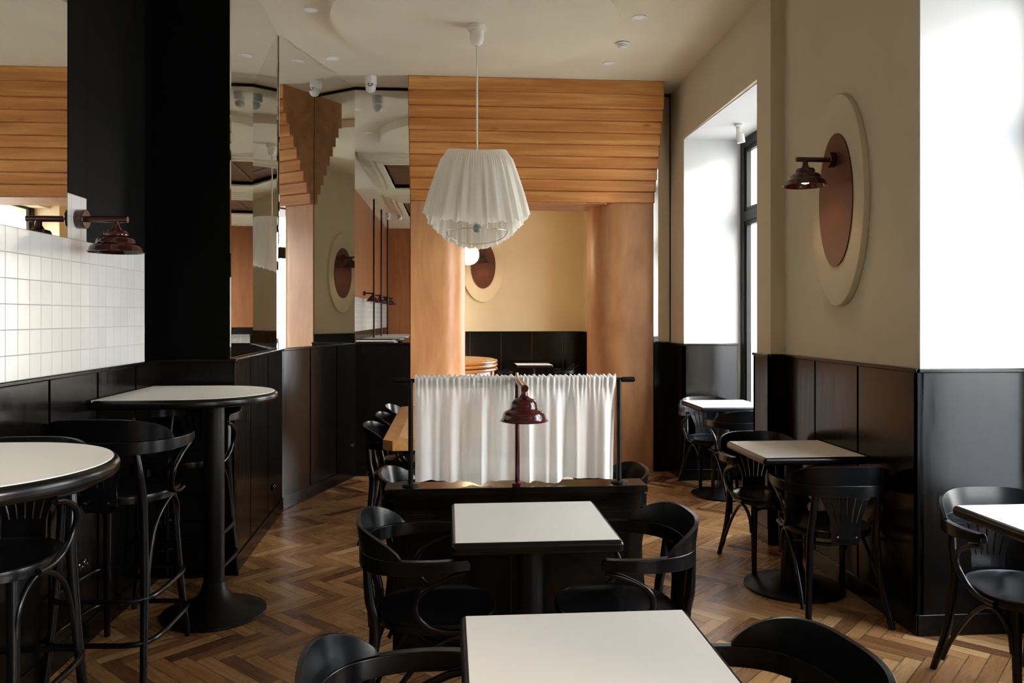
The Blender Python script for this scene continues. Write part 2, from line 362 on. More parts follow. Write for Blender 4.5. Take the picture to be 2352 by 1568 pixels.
struct('wall_front', box(BM(), -2.1, 3.0, -4.6, -4.4, 0, CZ), M_panelwood)
# far room
b = BM(); box(b, -2.3, 3.0, 12.8, 13.0, 0, 3.5); struct('wall_far', b, M_far)
b = BM(); box(b, 2.17, 2.95, 11.6, 12.8, 0, 3.5); box(b, 2.3, 2.95, 7.62, 9.4, 0, 3.5); box(b, 2.3, 2.95, 9.4, 11.6, 3.0, 3.5); struct('wall_far', b, M_far)
struct('wall_far', box(BM(), -2.5, -2.3, 7.5, 13.0, 0, 3.55), M_far)
b = BM(); box(b, 1.955, 2.3, 7.62, 8.0, 0, 3.5); box(b, -2.3, -.365, 7.62, 8.0, 0, 3.5); struct('wall_far', b, M_far)
window(5, 9.4, 11.6, X=2.5)
b = BM()
for x0, x1 in ((-2.0, -1.36), (-1.352, -.82), (-.812, -.2), (-.192, .33), (.338, .83), (.838, 1.33), (1.338, 1.84), (1.848, 2.17)): box(b, x0, x1, 12.775, 12.8, .1, 1.235)
box(b, -2.0, 2.17, 12.765, 12.8, 1.235, 1.25); box(b, -2.0, 2.17, 12.755, 12.8, 0, .1); box(b, 2.15, 2.17, 11.6, 12.775, 0, 1.25)
struct('trim_5', b, M_wains)
# front room other walls seen in mirrors: wooden door wall
b = BM()
box(b, -.3, .8, -4.40, -4.36, 0, 2.3); struct('door_1', b, M_ply)
b = BM(); box(b, .05, .45, -4.36, -4.352, 1.15, 1.75); struct('window_6', b, M_white)

# wainscot: separate boards with dark grooves between, top cap, baseboard
def wains(p0, p1, cuts, n, z1=1.24, t=.03, base=True, e0=0, e1=0):
    """face line p0->p1 (room is on the right of the direction), thickness goes left"""
    d = Vector((p1[0]-p0[0], p1[1]-p0[1])); Ln = d.length; d.normalize(); cs = [0]+cuts+[Ln]; b = BM(); g = .010
    for i, (a, c) in enumerate(zip(cs, cs[1:])):
        a2 = a+(g if i else 0); c2 = c-(g if i < len(cs)-2 else 0)
        segbox(b, tuple(Vector(p0)+d*a2), tuple(Vector(p0)+d*c2), t, .10, z1-.02)
    segbox(b, p0, p1, t-.012, .10, z1-.02, off=.012)
    struct('trim_%d' % n, b, M_wains)
    b = BM(); segbox(b, tuple(Vector(p0)-d*e0), tuple(Vector(p1)+d*e1), t+.012, z1-.02, z1, off=-.012); struct('trim_%d' % n, b, M_wains, bevel=.006)
    if base:
        b = BM(); segbox(b, p0, p1, t+.008, 0, .10, off=-.008); return b
WL = XL+.005
def bb(n, b): struct('baseboard_%s' % n, b, M_wains, bevel=.004)
bb('left', wains((WL, -4.4), (WL, 4.665), [.45*i+.15 for i in range(1, 20)], 6))
bb('left', wains((WL, 4.66), (E0[0], 4.66), [], 7, e1=.012))
bb('left', wains(E0, E1, [.41, .957], 8))
bb('left', wains(E1, F1, [.46, .96], 9))
bb('back', wains((F1[0], 7.465), (-.362, 7.465), [], 10))
bb('back', wains((1.955, 7.465), (2.112, 7.465), [], 11))
bb('right', wains((2.107, 7.465), (2.107, 7.03), [], 12))
bb('right', wains((2.107, 7.03), (2.62, 7.03), [], 13))
bb('right', wains((2.62, 5.265), (2.07, 5.265), [], 14))
bb('right', wains((2.07, 5.265), (2.07, 4.995), [], 15))
bb('right', wains((2.07, 4.995), (2.165, 4.995), [], 16))
bb('right', wains((2.165, 4.995), (2.165, 3.515), [.446, .94], 17))
bb('right', wains((2.165, 3.515), (2.735, 3.515), [], 18))
bb('right', wains((2.735, 1.715), (2.165, 1.715), [], 19))
bb('right', wains((2.165, 1.715), (2.165, .185), [.5, 1.0], 20))
bb('right', wains((2.165, -1.585), (2.165, -2.415), [.4], 21))
bb('front', wains((2.15, -4.38), (.85, -4.38), [.43, .86], 22))

# tiles
b = BM(); box(b, -1.70, XL, .5, 4.434, 1.24, 1.8215); box(b, -1.70, XL, 3.569, 3.745, 1.8215, 2.018)
box(b, -1.70, XL, -4.3, .5, 1.24, 1.8215)
struct('wall_left', b, M_tile)
M_up = bpy.data.materials['black_upper_wall']
struct('wall_left', box(BM(), -1.70, XL, 3.745, 4.434, 1.8225, CZ), M_up)
struct('wall_left', box(BM(), -1.70, XL, 3.571, 3.744, 2.019, CZ), M_up)
struct('wall_left', box(BM(), -1.70, XL, -4.4, 1.6, 1.8225, CZ), M_panelwood)

# mirrors
def mirror(b, label):
    o = build('wall_mirror', b, M_mirror); cat(o, label, 'mirror')
mirror(box(BM(), -1.70, XL-.001, 1.62, 3.566, 1.8225, CZ-.004), 'mirror on left wall above white tiles, left of the black panels, reflecting the wooden portal')
b = BM(); segbox(b, (E0[0]-.030, 4.70), (E1[0]-.030, E1[1]), .008, 1.242, CZ-.004); mirror(b, 'narrow wall mirror pane directly right of the tall black column')
b = BM(); segbox(b, (E1[0]-.020, E1[1]+.001), (F1[0]-.006, F1[1]+.03), .01, 1.242, CZ-.004); mirror(b, 'angled wall mirror pane reflecting stepped wooden portal end and a skirt lampshade')
b = BM(); segbox(b, (F1[0]-.022, 7.490), (-.368, 7.487), .01, 1.242, CZ-.03); mirror(b, 'wall mirror pane directly left of the wooden portal, below the white camera')
b = BM(); box(b, 1.957, 2.12, 7.485, 7.495, 1.242, CZ-.03); mirror(b, 'narrow mirror strip between wooden portal and right wall reflecting bright window')
struct('trim_23', box(BM(), F1[0]-.01, -.362, 7.480, 7.492, CZ-.030, CZ-.014), M_metal)
struct('trim_24', box(BM(), 1.957, 2.12, 7.480, 7.492, CZ-.030, CZ-.014), M_metal)
struct('trim_24', box(BM(), 2.114, 2.122, 7.478, 7.490, 1.242, CZ-.03), M_metal)

# ceiling disc
PX, PY = .19, 5.62
b = BM(); lathe(b, [(1.01, CZ-.095), (1.012, CZ-.085), (1.012, CZ+.01)], 96, T(PX, PY, 0)); struct('trim_25', b, M_ceil, smooth=30)
# coffers above and behind the camera
def coffer(x0, x1, y0, y1, lab):
    r = empty('ceiling_coffer', (0, 0, 0), 0, lab, 'ceiling panel', 'slatted ceiling coffers')
    f = BM()
    for wd, h in ((.30, .03), (.24, .05), (.17, .075), (.08, .10)):
        for q in ((x0-wd, x0, y0-wd, y1+wd), (x1, x1+wd, y0-wd, y1+wd), (x0, x1, y0-wd, y0), (x0, x1, y1, y1+wd)): box(f, *q, CZ-h, CZ+.01)
    build('molding', f, M_ceil, r)
    s = BM(); n = int((y1-y0)/.05)
    for i in range(n): box(s, x0, x1, y0+i*.05, y0+i*.05+.035, CZ-.02, CZ)
    for i in range(1, 7):
        xx = x0+(x1-x0)*i/7; box(s, xx-.012, xx+.012, y0, y1, CZ-.03, CZ)
    build('slat_panel', s, M_slat, r)
coffer(-.93, 1.3, 2.15, 4.2, 'slatted brown ceiling coffer with white molding seen in the mirror left of portal')
coffer(-.93, 1.3, -1.4, .6, 'second slatted brown ceiling coffer, farther back in the mirror left of portal')

# ------------------------------------------------------------------ wooden portal
por = empty('wooden_portal', (.8, 7.45, 0), 0, 'stepped honey-coloured wooden portal on two rounded veneer columns at room end', 'portal')
def loc(b, o):
    bmesh.ops.translate(b, verts=b.verts, vec=(-o.location.x, -o.location.y, -o.location.z)); return b
zt = CZ; front = 7.09
hs = [.125, .125]+[.1012]*8
ys = [7.09, 7.092, 7.135, 7.178, 7.221, 7.264, 7.307, 7.350, 7.393, 7.436]
for i, (h, y) in enumerate(zip(hs, ys)):
    b = BM(); box(b, -.362, 1.952, y, 7.62, zt-h, zt-.0006)
    if i: 
        pass
    build('board', loc(b, por), M_board, por, bevel=.007, seg=3); zt -= h
b = BM(); z = CZ
for h, y in zip(hs, ys): box(b, -.366, -.362, y+.003, 7.48, z-h, z); z -= h
build('end_panel', loc(b, por), M_ply, por)
b = BM(); z = CZ
for h, y in zip(hs, ys): box(b, 1.952, 1.955, y+.003, 7.48, z-h, z); z -= h
build('end_panel', loc(b, por), M_ply, por)
build('soffit', loc(box(BM(), .1, 1.5, 7.47, 8.0, zt-.012, zt), por), M_veneer, por)
def arc(cx, cy, rx, ry, a0, a1, n=14): return [(cx+rx*math.cos(a0+(a1-a0)*i/n), cy+ry*math.sin(a0+(a1-a0)*i/n)) for i in range(n+1)]
pl = [(-.362, 7.478), (-.06, 7.478)]+arc(-.06, 7.478+.30, .215, .30, -PI/2, 0)+[(.155, 8.0), (-.362, 8.0)]
build('column', loc(prism(BM(), pl, 0, zt-.0006), por), M_veneer, por, smooth=30)
pl = [(1.40, 8.0), (1.40, 7.80)]+arc(1.67, 7.80, .27, .322, PI, 1.5*PI)+[(1.952, 7.478), (1.952, 8.0)]
build('column', loc(prism(BM(), pl, 0, zt-.0006), por), M_veneer, por, smooth=30)

# ------------------------------------------------------------------ chairs
def bow_pts():
    h = [(0, -.255), (.09, -.25), (.165, -.226), (.222, -.175), (.255, -.10), (.266, -.02), (.262, .05), (.248, .115)]
    P0 = [(-x, y) for x, y in h[:0:-1]]+h
    return catmull([(x, y, 0) for x, y in P0], 6)
def sweep(b, pts, prof):
    """prof(i,t,point,side) -> list of 3D points"""
    rings = []; n = len(pts)
    for i, p in enumerate(pts):
        d = (pts[min(i+1, n-1)]-pts[max(i-1, 0)]).normalized(); s = Vector((d.y, -d.x, 0))   # outwards
        rings.append([b.verts.new(q) for q in prof(i, i/(n-1), p, s)])
    m = len(rings[0])
    for r0, r1 in zip(rings, rings[1:]):
        for j in range(m): b.faces.new([r0[j], r0[(j+1) % m], r1[(j+1) % m], r1[j]])
    b.faces.new(rings[0][::-1]); b.faces.new(rings[-1]); return b
def make_chair(name, category, SZ, stool=False):
    r = empty(name, (0, 0, 0), 0, None, category)
    up = SZ-.44     # shift of everything above the seat
    # seat: rounded saddle shape
    def outline(k, n=40):
        o = []
        for i in range(n):
            a = 2*PI*i/n; c, s = math.cos(a), math.sin(a); e = .86
            x = .208*k*math.copysign(abs(c)**e, c)*(1+.05*s); y = .01+.215*k*math.copysign(abs(s)**e, s)
            o.append((x, y))
        return o
    b = BM(); rings = []
    for k, z in ((.93, -.04), (1.0, -.034), (1.01, -.015), (1.0, -.003), (.975, 0), (.94, -.006), (.5, -.011), (.1, -.012)):
        rings.append([b.verts.new((x, y, SZ+z)) for x, y in outline(k)])
    for a, c in zip(rings, rings[1:]):
        for j in range(40): b.faces.new([a[j], a[(j+1) % 40], c[(j+1) % 40], c[j]])
    b.faces.new(rings[0][::-1]); b.faces.new(rings[-1])
    build('seat', b, M_blk, r, smooth=50)
    pts = bow_pts(); zb0, zb1 = .618+up, .676+up
    def pr(i, t, p, s):
        q = abs(t-.5)*2; e = .010 if q > .97 else 0
        lo, hi = zb0+.018*q*q, zb1-.004*q-(.014 if q > .985 else 0); th = .011+.020*max(0, q-.35)
        return [p-s*th+Vector((0, 0, lo)), p+s*.011+Vector((0, 0, lo)), p+s*.011+Vector((0, 0, hi)), p-s*th+Vector((0, 0, hi))]
    build('arm_rail', sweep(BM(), pts, pr), M_blk, r, bevel=.004)
    n = len(pts); i0, i1 = int(n*.225), int(n*.775)
    def pr2(i, t, p, s):
        q = abs(t-.5)*2; h = .092*max(0, 1-q**3.0)**.75+.0005; lean = .014*h/.094
        return [p-s*.010+Vector((0, 0, zb1)), p+s*.010+Vector((0, 0, zb1)), p+s*(.008+lean)+Vector((0, 0, zb1+h)), p-s*(.006-lean)+Vector((0, 0, zb1+h))]
    build('crest_rail', sweep(BM(), pts[i0:i1+1], pr2), M_blk, r, smooth=50, bevel=.003)
    # splat with slots
    b = BM()
    def yb(x, z): return -.243+1.15*x*x+.045*max(0, (.60+up-z))*(1 if True else 0)
    def strip(xa0, xb0, xa1, xb1, z0, z1, k=6):
        pr_ = None
        for i in range(k+1):
            f = i/k; z = z0+(z1-z0)*f; g = f**1.3; xa = xa0+(xa1-xa0)*g; xb = xb0+(xb1-xb0)*g; t = .004
            ring = [b.verts.new((xa, yb(xa, z)-t, z)), b.verts.new((xb, yb(xb, z)-t, z)), b.verts.new((xb, yb(xb, z)+t, z)), b.verts.new((xa, yb(xa, z)+t, z))]
            if pr_:
                for j in range(4): b.faces.new([pr_[j], pr_[(j+1) % 4], ring[(j+1) % 4], ring[j]])
            else: b.faces.new(ring[::-1])
            pr_ = ring
        b.faces.new(pr_)
    zs = SZ+.025
    for i in range(6):
        a0 = -.072+i*.0245; a1 = -.128+i*.0437
        strip(a0, a0+.0195, a1, a1+.0365, zs+.025, zb0+.006)
    for i in range(5):
        xa = -.072+i*.0288; strip(xa, xa+.0288, xa, xa+.0288, SZ-.03, zs+.026, 1)
    for i, (xx, d) in enumerate(((-.055, .0), (-.02, -.018), (.02, -.018))):
        pass
    strip(-.055, .055, -.072, .072, SZ-.055, SZ-.029, 1)
    build('splat', b, M_blk, r)
    for x in (-.045, .045): build('screw', lathe(BM(), [(.005, 0), (.005, .003), (.0, .004)], 8, T(x, -.247, SZ-.012) @ Matrix.Rotation(PI/2, 4, 'X')), M_chrome, r)
    # legs
    fl = .035 if not stool else .06
    for s in (-1, 1):
        if stool: path = [(s*.150, -.232, zb0+.01), (s*.158, -.222, SZ+.1), (s*.165, -.20, SZ-.05), (s*.18, -.225, SZ*.45), (s*.195, -.27, 0)]
        else: path = [(s*.150, -.232, zb0+.01), (s*.155, -.222, SZ+.08), (s*.160, -.205, SZ-.02), (s*.175, -.225, .2), (s*.20, -.285, 0)]
        build('leg', tube(BM(), path, [.013, .0175, .0175, .0165, .0145], 12), M_blk, r, smooth=60)
        if stool: path = [(s*.145, .145, SZ-.03), (s*.165, .185, SZ*.4), (s*.185, .225, 0)]
        else: path = [(s*.145, .15, SZ-.03), (s*.155, .17, .2), (s*.160, .185, 0)]
        build('leg', tube(BM(), path, [.019, .0165, .0135], 12), M_blk, r, smooth=60)
        # C-shaped arm support
        z = up
        path = [(s*.243, .10, .622+z), (s*.247, .05, .612+z), (s*.246, -.03, .575+z), (s*.238, -.065, .53+z), (s*.226, -.06, .48+z), (s*.216, -.02, .436+z), (s*.211, .05, .415+z), (s*.205, .12, .415+z)]
        build('arm_support', tube(BM(), path, .0105, 10, 5), M_blk, r, smooth=60)
        # bent side brace running from front leg up under the seat and down the rear leg
        if stool: path = [(s*.160, .165, SZ-.24), (s*.166, .155, SZ-.12), (s*.174, .09, SZ-.055), (s*.18, -.0, SZ-.06), (s*.178, -.12, SZ-.14), (s*.18, -.185, SZ-.3), (s*.185, -.205, SZ-.42)]
        else: path = [(s*.168, .165, .25), (s*.172, .15, .33), (s*.180, .09, .385), (s*.186, .02, .37), (s*.190, -.08, .28), (s*.197, -.175, .15), (s*.202, -.215, .07)]
        build('brace', tube(BM(), path, .0095, 8, 5), M_blk, r, smooth=60)
    if stool:
        for z, k in ((.33, 1.0), (.16, 1.06)):
            h = [(-.172*k, .19*k), (-.205*k, .02), (-.185*k, -.23*k), (0, -.262*k), (.185*k, -.23*k), (.205*k, .02), (.172*k, .19*k), (0, .215*k)]
            P0 = [Vector((x, y, z)) for x, y in h]; Q = []
            for i in range(8):
                a, b_, c, d = P0[i-1], P0[i], P0[(i+1) % 8], P0[(i+2) % 8]
                for q in range(5):
                    t = q/5; Q.append(.5*((2*b_)+(c-a)*t+(2*a-5*b_+4*c-d)*t*t+(3*b_-a-3*c+d)*t**3))
            build('foot_ring', tube(BM(), Q, .0115, 8, closed=True), M_blk, r, smooth=60)
    else:
        path = [(-.150, .165, .30), (-.11, .06, .325), (-.06, -.02, .335), (0, -.045, .336), (.06, -.02, .335), (.11, .06, .325), (.150, .165, .30)]
        build('stretcher', tube(BM(), path, .0095, 8, 5), M_blk, r, smooth=60)
    return r
chair0 = make_chair('bentwood_armchair', 'chair', .44)
stool0 = make_chair('bar_stool', 'stool', .738, True)
first = {'c': True, 's': True}
def chair(x, y, deg, label, group='black bentwood armchairs', z=0):
    o = chair0 if first['c'] else copy_tree(chair0); first['c'] = False
    return place(o, (x, y, z), math.radians(deg), label, group)
def stool(x, y, deg, label):
    o = stool0 if first['s'] else copy_tree(stool0); first['s'] = False
    return place(o, (x, y, 0), math.radians(deg), label, 'black bentwood bar stools')
# facing: 0 -> +y, 90 -> -x, -90 -> +x, 180 -> -y
chair(-.055, 2.895, -88, 'black armchair at left side of the second square table, in front of the curtain divider')
chair(.612, 2.86, 92, 'black armchair at right side of the second square table, in front of the curtain divider')
chair(-.035, 1.675, -85, 'black armchair cut by the bottom edge, left of the nearest square table')
chair(.615, 1.64, 98, 'black armchair cut by the bottom edge, right of the nearest square table')
chair(-.05, 3.72, -90, 'black armchair behind left end of the curtain divider, only its back showing')
chair(.66, 3.74, 90, 'black armchair behind right end of the curtain divider, only crest showing')
chair(1.915, 3.90, -4, 'black armchair with back to camera, at near side of square table by brown wainscot')
chair(1.885, 4.56, 180, 'black armchair at far side of square table by brown wainscot, facing camera')
chair(2.27, 6.72, 180, 'farthest black armchair in the window niche, facing camera behind bright table')
chair(2.30, 6.12, 3, 'black armchair with back to camera at bright table in far window niche')
chair(2.225, 2.90, 178, 'black armchair at right picture edge, facing camera behind cropped table')
chair(-.30, 5.40, -90, 'nearest of three black armchairs along left side of the long oak table', 'chairs along the oak table')
chair(-.275, 5.945, -90, 'middle of three black armchairs along left side of the long oak table', 'chairs along the oak table')
chair(-.25, 6.49, -90, 'farthest of three black armchairs along left side of the long oak table', 'chairs along the oak table')
chair(.83, 12.1, -90, 'tiny black armchair in far room, left of the far table', 'chairs in the far room')
chair(1.73, 12.1, 90, 'tiny black armchair in far room, right of the far table', 'chairs in the far room')
stool(-1.41, 3.58, -3, 'black bar stool, back to camera, at near side of bar table beside column')
stool(-1.41, 4.385, 180, 'black bar stool behind the D-shaped bar table, against the black column')
stool(-1.44, 2.60, 182, 'black bar stool behind the nearest bar table at left picture edge')

# ------------------------------------------------------------------ tables
def make_table(S=.56, H=.76):
    r = empty('cafe_table', (0, 0, 0), 0, None, 'table', 'square cafe tables with beige tops'); h = S/2
    build('edge_band', box(BM(), -h, h, -h, h, H-.042, H-.001), M_edge, r, bevel=.016, seg=5)
    build('table_top', box(BM(), -h+.014, h-.014, -h+.014, h-.014, H-.01, H+.0005), M_lamin, r, bevel=.001, seg=1)
    build('pedestal', lathe(BM(), [(.047, .05), (.047, H-.06), (.10, H-.055), (.10, H-.042)], 28), M_metal, r, smooth=40)
    build('base', lathe(BM(), [(.262, 0), (.266, .004), (.264, .012), (.25, .017), (.17, .032), (.10, .055), (.062, .085), (.049, .12)], 48), M_metal, r, smooth=40)
    return r
tab0 = make_table(); ft = True
def table(x, y, label, rz=0):
    global ft
    o = tab0 if ft else copy_tree(tab0); ft = False
    return place(o, (x, y, 0), rz, label)
table(.305, 1.645, 'nearest square beige table, cut by the bottom edge of the picture')
table(.285, 2.80, 'second square beige table in the centre, in front of the curtain divider')
table(.285, 3.76, 'square table hidden behind the curtain divider')
table(1.885, 4.215, 'square beige table pushed against the brown-black wainscot at right')
table(2.28, 6.45, 'bright square table standing in the far window niche')
table(2.20, 2.62, 'bright square table cropped by the right picture edge, in near window niche')
table(1.28, 12.1, 'tiny square table in the far room against black panelling')
def make_bar():
    r = empty('bar_table', (0, 0, 0), 0, None, 'bar table', 'D-shaped bar tables along left wall'); H = 1.10; R = .40
    def outl(g): return [(.0, -R+g), (.345, -R+g)]+arc(.345, 0, R-g, R-g, -PI/2, PI/2, 32)+[(.345, R-g), (.0, R-g)]
    def clean(p):
        o = []
        for q in p:
            if not o or (Vector(q)-Vector(o[-1])).length > 1e-4: o.append(q)
        return o
    build('edge_band', prism(BM(), clean(outl(0)), H-.046, H-.001), M_edge, r, bevel=.019, seg=5)
    build('table_top', prism(BM(), clean(outl(.017)), H-.01, H+.0005), M_lamin, r)
    build('pedestal', lathe(BM(), [(.05, .05), (.05, H-.06), (.11, H-.056), (.11, H-.046)], 28, T(.452, -.06, 0)), M_metal, r, smooth=40)
    build('base', lathe(BM(), [(.25, 0), (.254, .004), (.252, .012), (.24, .018), (.16, .04), (.10, .07), (.066, .11), (.052, .16)], 48, T(.452, -.06, 0)), M_metal, r, smooth=40)
    return r
bar0 = make_bar()
place(bar0, (WL+.014, 4.13, 0), 0, 'D-shaped bar table beside the tall black column')
place(copy_tree(bar0), (WL+.014, 2.13, 0), 0, 'nearest D-shaped bar table, cut by the left picture edge')
for i, (yy, lb) in enumerate([(.4, 'bar table seen only in the mirror left of portal, nearest of its row'), (-1.0, 'bar table seen only in the mirror left of portal, middle of its row'), (-2.4, 'bar table seen only in the mirror left of portal, farthest of its row')]):
    place(copy_tree(bar0), (WL+.014, yy, 0), 0, lb)
    o = build('ceiling_pole', tube(BM(), [(0, 0, 1.101), (0, 0, CZ-.001)], .018, 10), M_metal, smooth=60)
    o.location = (-1.45, yy-.5 if i else yy-.3, 0); o.location.y = yy; cat(o, 'thin black pole from bar table to ceiling, seen in mirror left of portal, ' + ['nearest', 'middle', 'farthest'][i], 'pole', 'black poles in the mirror')

# long oak table
r = empty('oak_table', (.14, 5.55, 0), 0, 'long oak table with chamfered corners and darker border, behind the left of curtain', 'table')
def octo(x0, x1, y0, y1, c): return [(x0+c, y0), (x1-c, y0), (x1, y0+c), (x1, y1-c), (x1-c, y1), (x0+c, y1), (x0, y1-c), (x0, y0+c)]
build('border', prism(BM(), octo(-.53, .53, -.90, .92, .06), .70, .76), M_oakd, r, bevel=.004)
build('table_top', prism(BM(), octo(-.44, .44, -.81, .83, .04), .75, .7608), M_oak, r)
for sx in (-.3, .3):
    for sy in (-.6, .62): build('leg', lathe(BM(), [(.035, 0), (.035, .70)], 16, T(sx, sy, 0)), M_metal, r, smooth=40)

# ------------------------------------------------------------------ divider, curtain and desk lamp
r = empty('booth_divider', (.28, 3.36, 0), 0, 'low black booth divider with curtain frame behind the second table', 'divider')
b = BM(); box(b, -.515, .535, -.035, .055, 0, .74)
for x0, x1 in ((-.47, -.02), (.04, .49)): box(b, x0, x1, -.043, -.035, .12, .66)
build('body', b, M_wains, r, bevel=.003)
build('top_board', box(BM(), -.55, .557, -.068, .080, .74, .77), M_wains, r, bevel=.004)
for x in (-.442, .447):
    build('post', tube(BM(), [(x, 0, .772), (x, 0, 1.212)], .0105, 12, smooth=False), M_metal, r, smooth=60)
    build('foot_disc', lathe(BM(), [(.036, .77), (.036, .776), (.03, .778)], 28, T(x, 0, 0)), M_metal, r, smooth=30)
build('rod', tube(BM(), [(-.51, 0, 1.212), (.515, 0, 1.212)], .0085, 12, smooth=False), M_metal, r, smooth=60)
for x in (-.51, .46): build('rod_end', tube(BM(), [(x, 0, 1.212), (x+.05, 0, 1.212)], .0115, 12, smooth=False), M_metal, r, smooth=60)
def curtain(x0, x1, seed, label):
    rd = random.Random(seed); W_ = x1-x0; nx = 260; b = BM()
    ph = [rd.random()*6.28 for _ in range(8)]
    folds = [(8.6, .42), (13.1, .26), (4.3, .34), (21, .06)]
    def fold(u): return sum(a*math.sin(2*PI*(f*u*W_/.44)/2.0+p+.9*math.sin(5*u+p)) for (f, a), p in zip(folds, ph))
    def ruf(u): return .6*math.sin(2*PI*21*u+ph[5]+2.4*math.sin(9*u))+.4*math.sin(2*PI*13*u+ph[6]+math.sin(14*u))
    rows = []
    # back hem under the pocket, over the rod, down the front
    prof = [('b', 1.180, .006), ('b', 1.196, .010), ('b', 1.212, .013), ('b', 1.226, .010), ('t', 1.234, 0), ('f', 1.226, -.011), ('f', 1.212, -.014), ('f', 1.196, -.011), ('f', 1.185, -.006)]
    for kd, z, y in prof:
        row = []
        for i in range(nx+1):
            u = i/nx; rr = ruf(u)
            row.append(b.verts.new((x0+W_*u+.002*math.sin(40*u), y+(.005*rr if kd != 't' else .002*rr), z+(.005*rr if z > 1.22 else 0)-(.003*rr if z < 1.19 else 0))))
        rows.append(row)
    nz = 26
    for k in range(1, nz+1):
        v = k/nz; row = []
        for i in range(nx+1):
            u = i/nx; z = 1.183-v*(1.183-.784); amp = .040*(1-math.exp(-v*4)); mixr = math.exp(-v*14)
            y = -.006*(1-v)+amp*fold(u)*1.0+.007*ruf(u)*mixr
            zz = z-(.008*math.sin(7*u+ph[1])+.004*math.sin(19*u+ph[2]))*v
            row.append(b.verts.new((x0+W_*u+(u-.5)*-.006*v+.003*math.sin(2*PI*6*u+ph[3])*v, max(-.030 if abs(x0+W_*u-.005) < .04 else -.05, min(.05, y)), zz)))
        rows.append(row)
    for r0, r1 in zip(rows, rows[1:]):
        for i in range(nx): b.faces.new([r0[i], r0[i+1], r1[i+1], r1[i]])
    o = build('curtain', b, M_linen, smooth=True); o.location = (.28, 3.36, 0)
    cat(o, label, 'curtain', 'sheer white curtains on the divider')
curtain(-.425, .005, 3, 'left sheer white curtain gathered on the divider rod, left of the red lamp')
curtain(.005, .432, 8, 'right sheer white curtain gathered on the divider rod, right of the red lamp')

def shade_prof(tiers, neck=.016, h=.12):
    """tiers: list of (radius) from top to bottom, stepped bell"""
    return tiers
def shade(prof, M=None):
    b = BM(); inner = [(max(r_-.003, .001), z-.002) for r_, z in prof][::-1]
    return lathe(b, prof+inner, 44, M, caps=False)
r = empty('desk_lamp', (.285, 3.318, .771), 0, 'glossy dark red lamp with bell shade on the divider, in front of curtain gap', 'lamp')
build('foot', lathe(BM(), [(.022, 0), (.022, .012), (.018, .016), (.012, .018)], 28), M_red, r, smooth=30)
build('post', tube(BM(), [(0, 0, .01), (0, 0, .44)], .0105, 14, smooth=False), M_red, r, smooth=40)
build('arm', tube(BM(), [(0, .018, .446), (.006, -.27, .433)], .0145, 16, smooth=False), M_red, r, smooth=40)
build('knob', lathe(BM(), [(.006, 0), (.006, .02)], 12, T(0, .01, .455)), M_brass, r, smooth=40)
pr_ = [(.0, .425), (.013, .425), (.013, .408), (.018, .400), (.026, .393), (.040, .389), (.048, .380), (.052, .368), (.054, .356), (.060, .349), (.072, .345), (.080, .338), (.084, .328), (.086, .318), (.090, .311), (.0955, .306)]
build('lamp_shade', shade(pr_, T(.006, -.245, 0)), M_red, r, smooth=40)
build('bulb', lathe(BM(), [(.0, .318), (.018, .323), (.026, .34), (.02, .36), (.012, .38)], 20, T(.006, -.245, 0)), M_plast, r, smooth=True)

def sconce(loc_, rz, label, lit=True, M=M_brn):
    """wall at local x=0, arm along +x"""
    r = empty('wall_lamp', loc_, rz, label, 'wall lamp', 'oxblood wall lamps with stepped bell shades')
    RX = Matrix.Rotation(PI/2, 4, 'Y')
    build('wall_mount', lathe(BM(), [(.042, 0), (.043, .003), (.043, .036), (.041, .038)], 32, RX), M, r, smooth=30)
    build('arm', tube(BM(), [(.03, 0, 0), (.215, 0, 0)], .0140, 16, smooth=False), M, r, smooth=40)
    pr = [(0, -.010), (.014, -.010), (.015, -.03), (.024, -.045), (.030, -.047), (.046, -.052), (.052, -.062), (.052, -.072), (.060, -.079), (.073, -.083), (.081, -.092), (.083, -.104), (.088, -.111), (.099, -.115), (.108, -.124), (.111, -.136), (.119, -.146)]
    build('lamp_shade', shade(pr, T(.165, 0, 0)), M, r, smooth=40)
    build('bulb', lathe(BM(), [(0, -.138), (.02, -.132), (.03, -.112), (.024, -.09), (.014, -.07)], 20, T(.165, 0, 0)), M_warmbulb if lit else M_plast, r, smooth=True)
    if lit:
        ld = bpy.data.lights.new('lamp_light', 'SPOT'); lo = bpy.data.objects.new('lamp_light', ld); col.objects.link(lo); lo.parent = r
        ld.energy = 1.3; ld.color = (1, .62, .30); ld.shadow_soft_size = .03; ld.spot_size = math.radians(130); ld.spot_blend = .6; lo.location = (.165, 0, -.145)
    return r
sconce((XL, 3.66, 1.915), 0, 'oxblood wall lamp on white tile upstand at left wall', False)
for i, yy in enumerate((.35, -1.05, -2.45, -3.6)):
    sconce((XL, yy, 1.915), 0, 'oxblood wall lamp seen in mirror left of portal, '+['first', 'second', 'third', 'fourth'][i]+' of the row from its left', False)
